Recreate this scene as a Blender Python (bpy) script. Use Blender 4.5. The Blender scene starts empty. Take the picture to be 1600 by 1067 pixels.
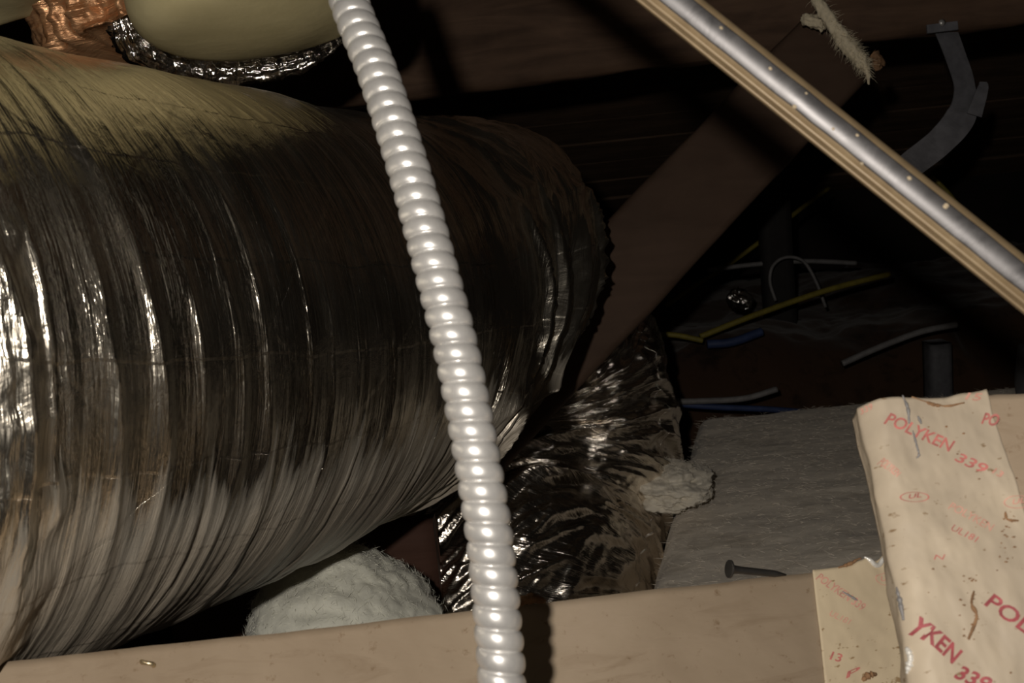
import bpy, math, random
import numpy as np
from mathutils import Vector, Matrix, Quaternion

random.seed(7); rng = np.random.default_rng(7)
scene = bpy.context.scene
C = scene.collection
PI = math.pi

# ------------------------------------------------------------------ camera
F = 1600.0
PITCH, ROLL = math.radians(10), math.radians(6.0)
CAM = np.array([0.0, 0.0, 0.75])
fwd = np.array([0, math.cos(PITCH), -math.sin(PITCH)])
r0 = np.array([1.0, 0, 0]); u0 = np.array([0, math.sin(PITCH), math.cos(PITCH)])
right = r0 * math.cos(ROLL) - u0 * math.sin(ROLL)
up = r0 * math.sin(ROLL) + u0 * math.cos(ROLL)
cd = bpy.data.cameras.new('camera'); cam = bpy.data.objects.new('camera', cd); C.objects.link(cam)
cd.sensor_width = 36; cd.lens = 36 * F / 1600; cd.clip_start = 0.02; cd.clip_end = 30
cam.matrix_world = Matrix(((right[0], up[0], -fwd[0], CAM[0]), (right[1], up[1], -fwd[1], CAM[1]),
                           (right[2], up[2], -fwd[2], CAM[2]), (0, 0, 0, 1)))
cd.dof.use_dof = True; cd.dof.focus_distance = 0.85; cd.dof.aperture_fstop = 20
scene.camera = cam

def P(px, py, d):
    return CAM + ((px - 800) / F * d) * right + ((533.5 - py) / F * d) * up + d * fwd
def camvec(x, y, z):
    return x * right + y * up + z * fwd
def unit(v):
    v = np.asarray(v, float); return v / np.linalg.norm(v)

# ------------------------------------------------------------------ world and light
w = bpy.data.worlds.new('world'); scene.world = w; w.use_nodes = True
w.node_tree.nodes['Background'].inputs[0].default_value = (0.9, 0.75, 0.6, 1)
w.node_tree.nodes['Background'].inputs[1].default_value = 0.004
# a head lamp, up and to the left behind the camera
ld = bpy.data.lights.new('head_lamp', 'POINT'); ld.energy = 15.5; ld.shadow_soft_size = 0.010
ld.color = (1.0, 0.92, 0.82)
lo = bpy.data.objects.new('head_lamp', ld); C.objects.link(lo); lo.location = CAM - 0.08 * right + 0.06 * up - 0.12 * fwd
scene.view_settings.view_transform = 'Standard'; scene.view_settings.look = 'None'
scene.view_settings.exposure = 0.0; scene.view_settings.gamma = 1.0
scene.view_settings.use_curve_mapping = False

# ------------------------------------------------------------------ noise
def _hash(ix, iy, iz, seed):
    n = (ix * 374761393 + iy * 668265263 + iz * 1274126177 + seed * 974634777) & 0x7fffffff
    n = ((n ^ (n >> 13)) * 1103515245 + 12345) & 0x7fffffff
    n = ((n ^ (n >> 11)) * 1664525 + 1013904223) & 0x7fffffff
    return (n & 0xffff) / 32767.5 - 1.0
def vnoise(x, y, z=0.0, seed=0):
    x, y, z = np.broadcast_arrays(np.asarray(x, float), np.asarray(y, float), np.asarray(z, float))
    ix, iy, iz = (np.floor(a).astype(np.int64) for a in (x, y, z))
    fx, fy, fz = x - ix, y - iy, z - iz
    sx, sy, sz = (a * a * a * (a * (a * 6 - 15) + 10) for a in (fx, fy, fz))
    out = 0.0
    for dx in (0, 1):
        for dy in (0, 1):
            for dz in (0, 1):
                wgt = (sx if dx else 1 - sx) * (sy if dy else 1 - sy) * (sz if dz else 1 - sz)
                out = out + wgt * _hash(ix + dx, iy + dy, iz + dz, seed)
    return out
def fbm(x, y, z=0.0, seed=0, octv=4):
    a, s, o = 1.0, 1.0, 0.0
    for k in range(octv):
        o = o + a * vnoise(np.asarray(x) * s, np.asarray(y) * s, np.asarray(z) * s, seed + k * 17); a *= .5; s *= 2.0
    return o
def sstep(a, b, x):
    t = np.clip((np.asarray(x, float) - a) / (b - a), 0, 1); return t * t * (3 - 2 * t)

# ------------------------------------------------------------------ materials
def mat(name):
    m = bpy.data.materials.new(name); m.use_nodes = True
    nt = m.node_tree; b = nt.nodes['Principled BSDF']; return m, nt, b
def N(nt, typ, **kw):
    n = nt.nodes.new(typ)
    for k, v in kw.items():
        if k.startswith('i_'):
            key = k[2:]; n.inputs[int(key) if key.isdigit() else key.replace('_', ' ')].default_value = v
        else: setattr(n, k, v)
    return n
def L(nt, a, b): nt.links.new(a, b)
def ramp(nt, fac, stops):
    r = nt.nodes.new('ShaderNodeValToRGB'); L(nt, fac, r.inputs[0])
    e = r.color_ramp.elements
    while len(e) < len(stops): e.new(0.5)
    for k, (p, c) in enumerate(stops):
        e[k].position = p; e[k].color = (*c, 1) if len(c) == 3 else c
    return r.outputs[0]
def coords(nt, kind, scale, rot=(0, 0, 0)):
    tc = nt.nodes.new('ShaderNodeTexCoord'); mp = nt.nodes.new('ShaderNodeMapping')
    L(nt, tc.outputs[kind], mp.inputs[0]); mp.inputs['Scale'].default_value = scale; mp.inputs['Rotation'].default_value = rot
    return mp.outputs[0]
def noise(nt, vec, scale=1, detail=4, rough=.55, dist=0.0):
    n = N(nt, 'ShaderNodeTexNoise'); L(nt, vec, n.inputs['Vector'])
    n.inputs['Scale'].default_value = scale; n.inputs['Detail'].default_value = detail
    n.inputs['Roughness'].default_value = rough; n.inputs['Distortion'].default_value = dist
    return n.outputs[0]
def bump(nt, h, b, strength, dist, prev=None):
    n = N(nt, 'ShaderNodeBump'); L(nt, h, n.inputs['Height'])
    n.inputs['Strength'].default_value = strength; n.inputs['Distance'].default_value = dist
    if prev is not None: L(nt, prev, n.inputs['Normal'])
    L(nt, n.outputs[0], b.inputs['Normal']); return n.outputs[0]

def wood_mat(name, c0, c1, scale=1.0, rough=.75, along='x', detail_bump=.5):
    m, nt, b = mat(name)
    sc = {'x': (4, 40, 40), 'y': (40, 4, 40), 'z': (40, 40, 4)}[along]
    v = coords(nt, 'Object', tuple(s * scale for s in sc))
    n1 = noise(nt, v, 1, 6, .6, .6)
    v2 = coords(nt, 'Object', (9, 9, 9)); n2 = noise(nt, v2, 1, 4, .6)
    mx = N(nt, 'ShaderNodeMath', operation='MULTIPLY_ADD'); L(nt, n2, mx.inputs[0]); mx.inputs[1].default_value = .6
    L(nt, n1, mx.inputs[2])
    col = ramp(nt, mx.outputs[0], [(.45, c0), (1.05, c1)])
    L(nt, col, b.inputs['Base Color']); b.inputs['Roughness'].default_value = rough
    b.inputs['Specular IOR Level'].default_value = .2
    bump(nt, n1, b, detail_bump, .002)
    return m
M = {}
M['beam'] = wood_mat('dark_beam_wood', (.045, .026, .017), (.14, .085, .055))
M['strut'] = wood_mat('brown_strut_wood', (.05, .031, .021), (.095, .060, .042), .5, .7, 'x', .25)
M['plank'] = wood_mat('roof_plank_wood', (.08, .055, .038), (.20, .13, .085))
M['brownboard'] = wood_mat('reddish_board', (.06, .03, .022), (.1, .05, .035))

def foil_mat(name, base, rough, seed, fine=1.0, scrim=True, tint=None, metal=1.0, painted_reflection=False):
    m, nt, b = mat(name)
    b.inputs['Metallic'].default_value = metal
    uv = nt.nodes.new('ShaderNodeTexCoord').outputs['UV']
    def mp(s, loc=(0, 0, 0), rot=0):
        k = nt.nodes.new('ShaderNodeMapping'); L(nt, uv, k.inputs[0]); k.inputs['Scale'].default_value = s
        k.inputs['Location'].default_value = loc; k.inputs['Rotation'].default_value = (0, 0, rot); return k.outputs[0]
    n1 = noise(nt, mp((150, 7, 1), (seed, 0, 0)), 1, 5, .6, .3)       # creases that run round the duct
    n2 = noise(nt, mp((420, 30, 1), (seed, 5, 0)), 1, 3, .6)
    n3 = noise(nt, mp((60, 50, 1), (seed, 9, 0)), 1, 5, .65, 1.0)     # crumple
    a = bump(nt, n1, b, .55 * fine, .004)
    a = bump(nt, n3, b, .25 * fine, .003, a)
    a = bump(nt, n2, b, .3 * fine, .0012, a)
    if scrim:                                                        # reinforcing threads under the film
        for rot, s in ((0.03, 17), (0.75, 9), (-0.75, 9)):
            wv = N(nt, 'ShaderNodeTexWave', wave_type='BANDS', bands_direction='Y', wave_profile='SAW')
            L(nt, mp((1, 1, 1), (0, 0, 0), rot), wv.inputs['Vector']); wv.inputs['Scale'].default_value = s / 6.283 * 2.0
            wv.inputs['Distortion'].default_value = .6; wv.inputs['Detail'].default_value = 1; wv.inputs['Detail Scale'].default_value = 4
            r = ramp(nt, wv.outputs['Fac'], [(.0, (1, 1, 1)), (.03, (0, 0, 0))])
            a = bump(nt, r, b, .5, .0006, a)
    n4 = noise(nt, mp((30, 8, 1), (seed, 2, 0)), 1, 4, .6)
    rr = N(nt, 'ShaderNodeMapRange'); L(nt, n4, rr.inputs[0]); rr.inputs[1].default_value = .3; rr.inputs[2].default_value = .7
    rr.inputs[3].default_value = rough * .75; rr.inputs[4].default_value = rough * 1.35
    L(nt, rr.outputs[0], b.inputs['Roughness'])
    if tint:
        col = ramp(nt, n3, [(.35, base), (.6, tint)]); L(nt, col, b.inputs['Base Color'])
    else: b.inputs['Base Color'].default_value = (*base, 1)
    if painted_reflection:                                                        # reflected light painted on the belly as matt tan, ragged along its upper rim
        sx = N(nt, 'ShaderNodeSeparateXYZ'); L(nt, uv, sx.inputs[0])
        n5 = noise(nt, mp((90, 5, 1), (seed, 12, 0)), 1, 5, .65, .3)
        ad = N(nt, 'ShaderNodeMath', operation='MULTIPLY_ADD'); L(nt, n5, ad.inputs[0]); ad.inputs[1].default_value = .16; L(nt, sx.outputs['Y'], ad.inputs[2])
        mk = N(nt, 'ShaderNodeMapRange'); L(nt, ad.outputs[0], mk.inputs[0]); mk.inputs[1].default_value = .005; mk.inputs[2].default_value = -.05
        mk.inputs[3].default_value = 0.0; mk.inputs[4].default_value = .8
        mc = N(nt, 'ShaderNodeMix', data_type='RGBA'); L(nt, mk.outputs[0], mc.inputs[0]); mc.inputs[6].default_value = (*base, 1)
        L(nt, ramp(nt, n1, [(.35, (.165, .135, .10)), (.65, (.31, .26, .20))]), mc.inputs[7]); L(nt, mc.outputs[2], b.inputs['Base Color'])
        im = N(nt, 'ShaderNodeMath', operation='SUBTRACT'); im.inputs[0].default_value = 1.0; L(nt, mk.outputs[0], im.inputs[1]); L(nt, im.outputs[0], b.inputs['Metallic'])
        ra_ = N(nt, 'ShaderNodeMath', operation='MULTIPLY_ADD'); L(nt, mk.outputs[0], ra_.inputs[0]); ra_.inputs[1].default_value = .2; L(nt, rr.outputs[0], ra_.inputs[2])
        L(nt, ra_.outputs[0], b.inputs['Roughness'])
    return m
M['foil'] = foil_mat('silver_foil_jacket', (.80, .74, .63), .22, 3, painted_reflection=True)
M['foil2'] = foil_mat('crumpled_silver_foil', (.78, .72, .64), .18, 21, 1.2, False)
M['copperfoil'] = foil_mat('copper_foil', (.40, .19, .085), .30, 40, 1.5, False, (.74, .42, .22), .6)
M['rimfoil'] = foil_mat('bright_crumpled_foil', (.8, .77, .73), .15, 50, 1.3, False)

m, nt, b = mat('cream_film'); M['cream'] = m
v = coords(nt, 'Object', (14, 14, 14)); n = noise(nt, v, 1, 5, .6)
L(nt, ramp(nt, n, [(.3, (.46, .40, .22)), (.7, (.58, .51, .30))]), b.inputs['Base Color']); b.inputs['Roughness'].default_value = .5
bump(nt, n, b, .25, .006)

m, nt, b = mat('galvanised_steel'); M['steel'] = m
b.inputs['Metallic'].default_value = .55; b.inputs['Roughness'].default_value = .36
v = coords(nt, 'Object', (90, 90, 90)); n = noise(nt, v, 1, 4, .6)
L(nt, ramp(nt, n, [(.3, (.60, .59, .58)), (.7, (.80, .79, .77))]), b.inputs['Base Color'])
bump(nt, n, b, .12, .001)

def tubemat(name, c0, c1, metal, r0_, r1_):
    m, nt, b = mat(name); b.inputs['Metallic'].default_value = metal
    v = coords(nt, 'Object', (40, 40, 40)); n = noise(nt, v, 1, 5, .65, .8)
    L(nt, ramp(nt, n, [(.3, c0), (.7, c1)]), b.inputs['Base Color'])
    L(nt, ramp(nt, n, [(.3, (r0_,) * 3), (.7, (r1_,) * 3)]), b.inputs['Roughness'])
    bump(nt, n, b, .15, .001); return m
M['tube'] = tubemat('tan_tube', (.19, .135, .075), (.27, .20, .115), .15, .42, .55)
M['band'] = tubemat('dull_silver_band', (.11, .107, .11), (.21, .205, .21), .75, .40, .58)

def plain(name, col, rough=.6, metal=0.0, var=.25, scale=60, bmp=.2):
    m, nt, b = mat(name)
    v = coords(nt, 'Object', (scale,) * 3); n = noise(nt, v, 1, 4, .6)
    L(nt, ramp(nt, n, [(.3, tuple(c * (1 - var) for c in col)), (.7, tuple(min(1, c * (1 + var)) for c in col))]), b.inputs['Base Color'])
    b.inputs['Roughness'].default_value = rough; b.inputs['Metallic'].default_value = metal
    if bmp: bump(nt, n, b, bmp, .001)
    return m
M['grey_strap'] = plain('grey_plastic_strap', (.13, .13, .145), .6)
M['yellow'] = plain('yellow_cable_sheath', (.20, .165, .025), .6)
M['white'] = plain('white_cable_sheath', (.17, .165, .165), .6)
M['blue'] = plain('blue_cable_sheath', (.03, .05, .13), .6)
M['nail'] = plain('dark_nail_steel', (.10, .095, .09), .45, .8)
M['staple'] = plain('brass_staple', (.6, .5, .33), .35, .9)
M['fleck'] = plain('pale_dust', (.42, .34, .23), .9)
M['twine'] = plain('cream_fibre', (.68, .60, .44), .9, 0, .15, 200)
M['ink'] = plain('red_print', (.52, .17, .15), .6, 0, .35, 220, 0)
M['inkdark'] = plain('dark_red_print', (.36, .075, .085), .6, 0, .3, 220, 0)
M['inkpale'] = plain('pale_red_print', (.66, .34, .27), .6, 0, .25, 220, 0)
M['crease'] = plain('grey_crease', (.27, .26, .26), .6, .2)
M['debris'] = plain('wood_splinter', (.25, .14, .07), .8, 0, .5, 120)
M['whitefoil'] = plain('torn_white_tape', (.9, .86, .78), .3, .2)
M['darkpost'] = plain('black_post', (.014, .012, .011), .8)
M['greypost'] = plain('grey_post', (.10, .10, .11), .7)

def board_mat(name, c0, c1, c2):
    m, nt, b = mat(name)
    v = coords(nt, 'UV', (6, 9, 1)); n1 = noise(nt, v, 1, 6, .6, .5)
    v = coords(nt, 'UV', (120, 120, 1)); n2 = noise(nt, v, 1, 4, .7)
    v = coords(nt, 'UV', (18, 60, 1)); n3 = noise(nt, v, 1, 5, .65, 1.0)
    c = ramp(nt, n1, [(.32, c0), (.55, c1), (.75, c2)])
    sp = ramp(nt, n2, [(.28, (.55, .45, .35)), (.40, (1, 1, 1))])
    mx = N(nt, 'ShaderNodeMix', data_type='RGBA', blend_type='MULTIPLY'); mx.inputs[0].default_value = .8
    L(nt, c, mx.inputs[6]); L(nt, sp, mx.inputs[7])
    gr = ramp(nt, n3, [(.25, (.66, .60, .54)), (.45, (1, 1, 1))])
    m2 = N(nt, 'ShaderNodeMix', data_type='RGBA', blend_type='MULTIPLY'); m2.inputs[0].default_value = .6
    L(nt, mx.outputs[2], m2.inputs[6]); L(nt, gr, m2.inputs[7])
    L(nt, m2.outputs[2], b.inputs['Base Color']); b.inputs['Roughness'].default_value = .7
    b.inputs['Specular IOR Level'].default_value = .25
    bump(nt, n3, b, .25, .0015); return m
M['board'] = board_mat('dusty_tan_board', (.25, .19, .13), (.33, .26, .185), (.39, .31, .23))
M['panel'] = board_mat('tan_panel', (.36, .28, .20), (.42, .33, .24), (.46, .37, .27))
def tape_mat(name, c0, c1):
    m, nt, b = mat(name)
    v = coords(nt, 'UV', (20, 14, 1)); n1 = noise(nt, v, 1, 5, .6, .4)
    v = coords(nt, 'UV', (150, 260, 1)); n2 = noise(nt, v, 1, 3, .6)
    v = coords(nt, 'UV', (22, 22, 1)); n3 = noise(nt, v, 1, 3, .6, .6)
    c = ramp(nt, n1, [(.35, c0), (.62, c1)])
    # brown dirt specks, thick only where the patch noise is high
    mu = N(nt, 'ShaderNodeMath', operation='MULTIPLY_ADD'); L(nt, n3, mu.inputs[0]); mu.inputs[1].default_value = .45; L(nt, n2, mu.inputs[2])
    sp = ramp(nt, mu.outputs[0], [(.86, (1, 1, 1)), (.92, (.45, .34, .22))])
    mx = N(nt, 'ShaderNodeMix', data_type='RGBA', blend_type='MULTIPLY'); mx.inputs[0].default_value = .85
    L(nt, c, mx.inputs[6]); L(nt, sp, mx.inputs[7])
    L(nt, mx.outputs[2], b.inputs['Base Color']); b.inputs['Roughness'].default_value = .55
    b.inputs['Specular IOR Level'].default_value = .3
    bump(nt, n1, b, .3, .002); return m
M['tape'] = tape_mat('printed_tan_tape', (.44, .37, .285), (.58, .49, .37))
M['tape2'] = tape_mat('bright_tan_tape', (.56, .46, .32), (.66, .55, .38))

def fluff_mat(name, c0, c1, sc=(25, 60, 60)):
    m, nt, b = mat(name)
    v = coords(nt, 'Object', sc); n1 = noise(nt, v, 1, 6, .65, .5)
    v = coords(nt, 'Object', (5, 9, 5)); n2 = noise(nt, v, 1, 4, .6)
    mu = N(nt, 'ShaderNodeMath', operation='MULTIPLY_ADD'); L(nt, n2, mu.inputs[0]); mu.inputs[1].default_value = 1.0; L(nt, n1, mu.inputs[2])
    L(nt, ramp(nt, mu.outputs[0], [(.7, c0), (1.3, c1)]), b.inputs['Base Color'])
    b.inputs['Roughness'].default_value = 1.0; b.inputs['Specular IOR Level'].default_value = 0
    b.inputs['Sheen Weight'].default_value = .15
    bump(nt, n1, b, .3, .005); return m
M['batt'] = fluff_mat('grey_tan_glass_wool', (.50, .44, .36), (.80, .73, .63))
M['wool'] = fluff_mat('pale_glass_wool', (.62, .62, .54), (.82, .82, .72), (50, 50, 50))
M['battpale'] = fluff_mat('pale_tan_wool', (.50, .46, .38), (.74, .69, .59), (40, 40, 40))
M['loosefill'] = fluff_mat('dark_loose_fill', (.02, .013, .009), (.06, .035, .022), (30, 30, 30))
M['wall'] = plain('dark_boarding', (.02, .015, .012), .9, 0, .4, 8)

# ------------------------------------------------------------------ mesh helpers
def tag(o, label=None, cat=None, group=None, kind=None):
    if label: o['label'] = label
    if cat: o['category'] = cat
    if group: o['group'] = group
    if kind: o['kind'] = kind
    return o
def empty(name, loc, label, cat, group=None):
    o = bpy.data.objects.new(name, None); o.empty_display_size = .05; C.objects.link(o); o.location = tuple(loc)
    return tag(o, label, cat, group)
def mesh(name, verts, faces, m, parent=None, smooth=True, uv=None):
    verts = np.asarray(verts, float)
    org = np.array(parent.location) if parent is not None else verts.mean(0)
    if parent is not None and parent.parent is not None: org = np.array(parent.parent.location) if parent.type == 'MESH' else org
    me = bpy.data.meshes.new(name)
    me.from_pydata((verts - org).tolist(), [], faces if isinstance(faces, list) else faces.tolist())
    if uv is not None:
        ul = me.uv_layers.new(name='UVMap')
        idx = np.empty(len(me.loops), np.int32); me.loops.foreach_get('vertex_index', idx)
        ul.data.foreach_set('uv', np.asarray(uv, np.float32)[idx].ravel())
    if smooth: me.polygons.foreach_set('use_smooth', [True] * len(me.polygons))
    me.materials.append(m); me.update()
    o = bpy.data.objects.new(name, me); C.objects.link(o)
    if parent is None: o.location = tuple(org)
    else:
        o.parent = parent
        if parent.type == 'MESH': o.location = tuple(org - world_loc(parent))
    return o
def world_loc(o):
    v = np.array(o.location)
    while o.parent is not None:
        o = o.parent; v = v + np.array(o.location)
    return v
def child(name, verts, faces, m, parent, smooth=True, uv=None):
    """mesh whose vertices are given in world space, parented (translation only) to parent"""
    verts = np.asarray(verts, float); base = world_loc(parent)
    me = bpy.data.meshes.new(name)
    me.from_pydata((verts - base).tolist(), [], faces if isinstance(faces, list) else faces.tolist())
    if uv is not None:
        ul = me.uv_layers.new(name='UVMap')
        idx = np.empty(len(me.loops), np.int32); me.loops.foreach_get('vertex_index', idx)
        ul.data.foreach_set('uv', np.asarray(uv, np.float32)[idx].ravel())
    if smooth: me.polygons.foreach_set('use_smooth', [True] * len(me.polygons))
    me.materials.append(m); me.update()
    o = bpy.data.objects.new(name, me); C.objects.link(o); o.parent = parent
    return o
def top(name, verts, faces, m, label, cat, smooth=True, uv=None, group=None):
    o = mesh(name, verts, faces, m, None, smooth, uv); return tag(o, label, cat, group)

def gridfaces(nu, nv, closed_v=True, base=0):
    """rows nu (along), columns nv (around)"""
    i = np.arange(nu - 1)[:, None]; j = np.arange(nv if closed_v else nv - 1)[None, :]
    j2 = (j + 1) % nv
    a = i * nv + j; b_ = i * nv + j2; c = (i + 1) * nv + j2; d = (i + 1) * nv + j
    return (np.stack([a, b_, c, d], -1).reshape(-1, 4) + base)
def catmull(pts, n):
    pts = np.asarray(pts, float); k = len(pts)
    ext = np.vstack([2 * pts[0] - pts[1], pts, 2 * pts[-1] - pts[-2]])
    t = np.linspace(0, k - 1, n); i = np.minimum(t.astype(int), k - 2); f = (t - i)[:, None]
    p0, p1, p2, p3 = ext[i], ext[i + 1], ext[i + 2], ext[i + 3]
    return .5 * (2 * p1 + (-p0 + p2) * f + (2 * p0 - 5 * p1 + 4 * p2 - p3) * f ** 2 + (-p0 + 3 * p1 - 3 * p2 + p3) * f ** 3)
def frames(path, ref=(0, 0, 1)):
    T = np.gradient(path, axis=0); T /= np.linalg.norm(T, axis=1)[:, None]
    n = np.asarray(ref, float); Ns = []
    for t in T:
        n = n - t * (n @ t); n = n / np.linalg.norm(n); Ns.append(n)
    Ns = np.array(Ns); B = np.cross(T, Ns); return T, Ns, B
def tube(path, rad, nseg=12, ref=(0, 0, 1), caps=True, disp=None):
    path = np.asarray(path, float); n = len(path); rad = np.broadcast_to(np.asarray(rad, float), (n,))
    T, Nn, B = frames(path, ref)
    th = np.linspace(0, 2 * PI, nseg, endpoint=False)
    R = rad[:, None] * np.ones(nseg)
    s = np.concatenate([[0], np.cumsum(np.linalg.norm(np.diff(path, axis=0), axis=1))])
    if disp is not None: R = R + disp(s[:, None], th[None, :])
    V = path[:, None, :] + R[..., None] * (np.cos(th)[None, :, None] * Nn[:, None, :] + np.sin(th)[None, :, None] * B[:, None, :])
    V = V.reshape(-1, 3); Fc = gridfaces(n, nseg).tolist()
    if caps:
        V = np.vstack([V, path[0], path[-1]]); a, z = n * nseg, n * nseg + 1
        for j in range(nseg):
            Fc.append([a, (j + 1) % nseg, j]); Fc.append([z, (n - 1) * nseg + j, (n - 1) * nseg + (j + 1) % nseg])
    uv = np.stack([np.repeat(s, nseg), np.tile(th / (2 * PI) * 2 * PI, n) * rad.mean()], -1)
    if caps: uv = np.vstack([uv, [s[0], 0], [s[-1], 0]])
    return V, Fc, uv
def boxmesh(o, ex, ey, ez):
    o, ex, ey, ez = (np.asarray(a, float) for a in (o, ex, ey, ez))
    V = [o + a * ex + b * ey + c * ez for a in (0, 1) for b in (0, 1) for c in (0, 1)]
    Fc = [[0, 1, 3, 2], [4, 6, 7, 5], [0, 4, 5, 1], [2, 3, 7, 6], [0, 2, 6, 4], [1, 5, 7, 3]]
    return np.array(V), Fc
def slabbed(o, ex, ey, ez, nx=40, ny=6, nz=4, amp=.002, seed=0, freq=12, rnd=.006):
    """a board with slightly uneven faces and softened arrises: grid box"""
    o, ex, ey, ez = (np.asarray(a, float) for a in (o, ex, ey, ez))
    lx, ly, lz = (np.linalg.norm(a) for a in (ex, ey, ez)); ux, uy, uz = ex / lx, ey / ly, ez / lz
    ring = []
    for k in range(ny): ring.append((k / ny, 0))
    for k in range(nz): ring.append((1, k / nz))
    for k in range(ny): ring.append((1 - k / ny, 1))
    for k in range(nz): ring.append((0, 1 - k / nz))
    ring = np.array(ring); m_ = len(ring)
    xs = np.linspace(0, 1, nx)
    V = []
    for i, x in enumerate(xs):
        y = ring[:, 0] * ly; z = ring[:, 1] * lz
        p = o + x * ex + y[:, None] * uy + z[:, None] * uz
        c = o + x * ex + .5 * ey + .5 * ez
        corner = ((ring[:, 0] == 0) | (ring[:, 0] == 1)) & ((ring[:, 1] == 0) | (ring[:, 1] == 1))
        d = fbm(x * lx * freq + seed, ring[:, 0] * ly * freq * 3, ring[:, 1] * lz * freq * 3 + seed, seed, 3)
        out = np.where(np.isin(ring[:, 1], (0, 1))[:, None], (2 * ring[:, 1:2] - 1) * uz, (2 * ring[:, 0:1] - 1) * uy)
        p = p + out * (d * amp)[:, None]
        p[corner] += (unit_rows(c - p[corner])) * rnd
        V.append(p)
    V = np.vstack(V); Fc = gridfaces(nx, m_).tolist()
    Fc.append(list(range(m_))); Fc.append([(nx - 1) * m_ + k for k in range(m_)][::-1])
    return V, Fc
def unit_rows(a): return a / np.linalg.norm(a, axis=1)[:, None]

# ================================================================== SETTING
FLOORZ = 0.0
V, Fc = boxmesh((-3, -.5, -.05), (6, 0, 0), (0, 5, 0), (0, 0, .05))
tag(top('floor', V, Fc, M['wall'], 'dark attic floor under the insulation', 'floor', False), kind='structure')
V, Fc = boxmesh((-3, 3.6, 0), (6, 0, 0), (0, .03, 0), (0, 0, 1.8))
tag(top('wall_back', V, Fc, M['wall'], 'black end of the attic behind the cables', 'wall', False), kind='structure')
# sloping roof boarding, plank by plank
roof = bpy.data.objects.new('ceiling', None); C.objects.link(roof); roof.location = (0, 2.6, 1.1)
tag(roof, 'sloping plank underside of the roof', 'ceiling', kind='structure')
ra, rb = np.array([0, 1.75, 1.32]), np.array([0, 3.55, .55]); rd = unit(rb - ra); rn = unit(np.cross([1, 0, 0], rd))
plank_me = None
for k in range(13):
    p = ra + rd * (.155 * k)
    if plank_me is None:
        V, Fc = slabbed(np.array([-2.6, 0, 0]), (5.2, 0, 0), rd * .145, rn * .02, 30, 4, 2, .001, 5, 6, .002)
        plank_me = bpy.data.meshes.new('roof_plank'); plank_me.from_pydata(V.tolist(), [], Fc); plank_me.materials.append(M['plank'])
    o = bpy.data.objects.new('plank', plank_me); C.objects.link(o); o.parent = roof
    o.location = tuple(p - np.array(roof.location) + rn * random.uniform(-.004, .004) + np.array([random.uniform(-.1, .1), 0, 0]))

# ================================================================== BIG FOIL DUCT
duct = empty('flexible_duct', P(500, 700, 1.0), 'big silver foil jacketed flexible duct bending down at its far end', 'duct')
ax = camvec(0.4182413, 0.10112201, 0.90268962); bb = camvec(-0.9016, -0.0715, 0.4258)   # bb points from camera to the axis
A0 = CAM + camvec(-0.52710116, -0.04181148, 0.24890453)
toCam = unit(-(bb - ax * (bb @ ax))); upv = unit(np.cross(toCam, ax)); upv = upv if upv @ up > 0 else -upv
RAD = .2
nu, nv = 640, 420
t = np.linspace(.2, 1.16, nu); th = np.linspace(0, 2 * PI, nv, endpoint=False)
cen = A0 + t[:, None] * ax - (0.022 * np.sin(PI * np.clip((t - .25) / .85, 0, 1)))[:, None] * upv
close = np.clip((t - .98) / .18, 0, 1)
rad = RAD * np.sqrt(np.clip(1 - (close * .93) ** 2.4, .01, 1))
tilt = np.radians(30) * sstep(.70, 1.10, t)                     # rings lean as the duct starts to turn down
TT, HH = np.meshgrid(t, th, indexing='ij')
ct, st = np.cos(HH), np.sin(HH)                                  # 0 = towards camera, +90 deg = top
arc = HH.copy(); arc[arc > PI] -= 2 * PI                         # -pi..pi, 0 facing camera
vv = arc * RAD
mleft = 1 - sstep(.33, .345, TT + .004 * fbm(vv * 40, 0, seed=3))
mend = sstep(.74, .95, TT)
low = sstep(.15, -.25, arc / PI) ; mid = np.exp(-((arc + .15) / .8) ** 2)
w1 = 1 - np.abs(vnoise(TT * 34 + vv * 2 + .15 * fbm(TT * 20, vv * 8, seed=9), vv * 3.0, seed=1)) * 2
w2 = 1 - np.abs(vnoise(TT * 95 - vv * 1, vv * 7.0, 3, seed=2)) * 2
w3 = fbm(TT * 60, vv * 40, 1, seed=4, octv=4)
d = .0016 * vnoise(TT * 9, vv * 4, seed=6) * 3 \
  + w1 * (.0016 * (.35 + .65 * mid + .5 * low) + .0030 * mleft + .012 * mend * (.3 + mid)) \
  + w2 * (.0007 * (.3 + mid + .6 * low) + .0016 * mleft) \
  + w3 * (.0004 + .0014 * mleft + .0011 * mend) + .0035 * mleft + .013 * mend * (.2 + mid) * np.clip(1 - 2.2 * np.abs(vnoise(TT * 30 + .25 * fbm(TT * 30, vv * 12, seed=13) + vv * 1.5, vv * 5, seed=12)), 0, 1) ** 2
R_ = rad[:, None] + d * np.minimum(1, rad / RAD)[:, None] ** .5
axd = ax[None, None, :]
radial = ct[..., None] * toCam + st[..., None] * upv
fw = (R_ * st * np.tan(tilt)[:, None])                           # shear: top goes on, bottom stays back
V = cen[:, None, :] + R_[..., None] * radial + np.where(fw > 0, fw * 1.3, fw * 1.75)[..., None] * axd
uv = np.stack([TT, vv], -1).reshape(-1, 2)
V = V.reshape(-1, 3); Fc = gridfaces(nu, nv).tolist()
child('jacket_run', V, Fc, M['foil'], duct, True, uv)
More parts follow.
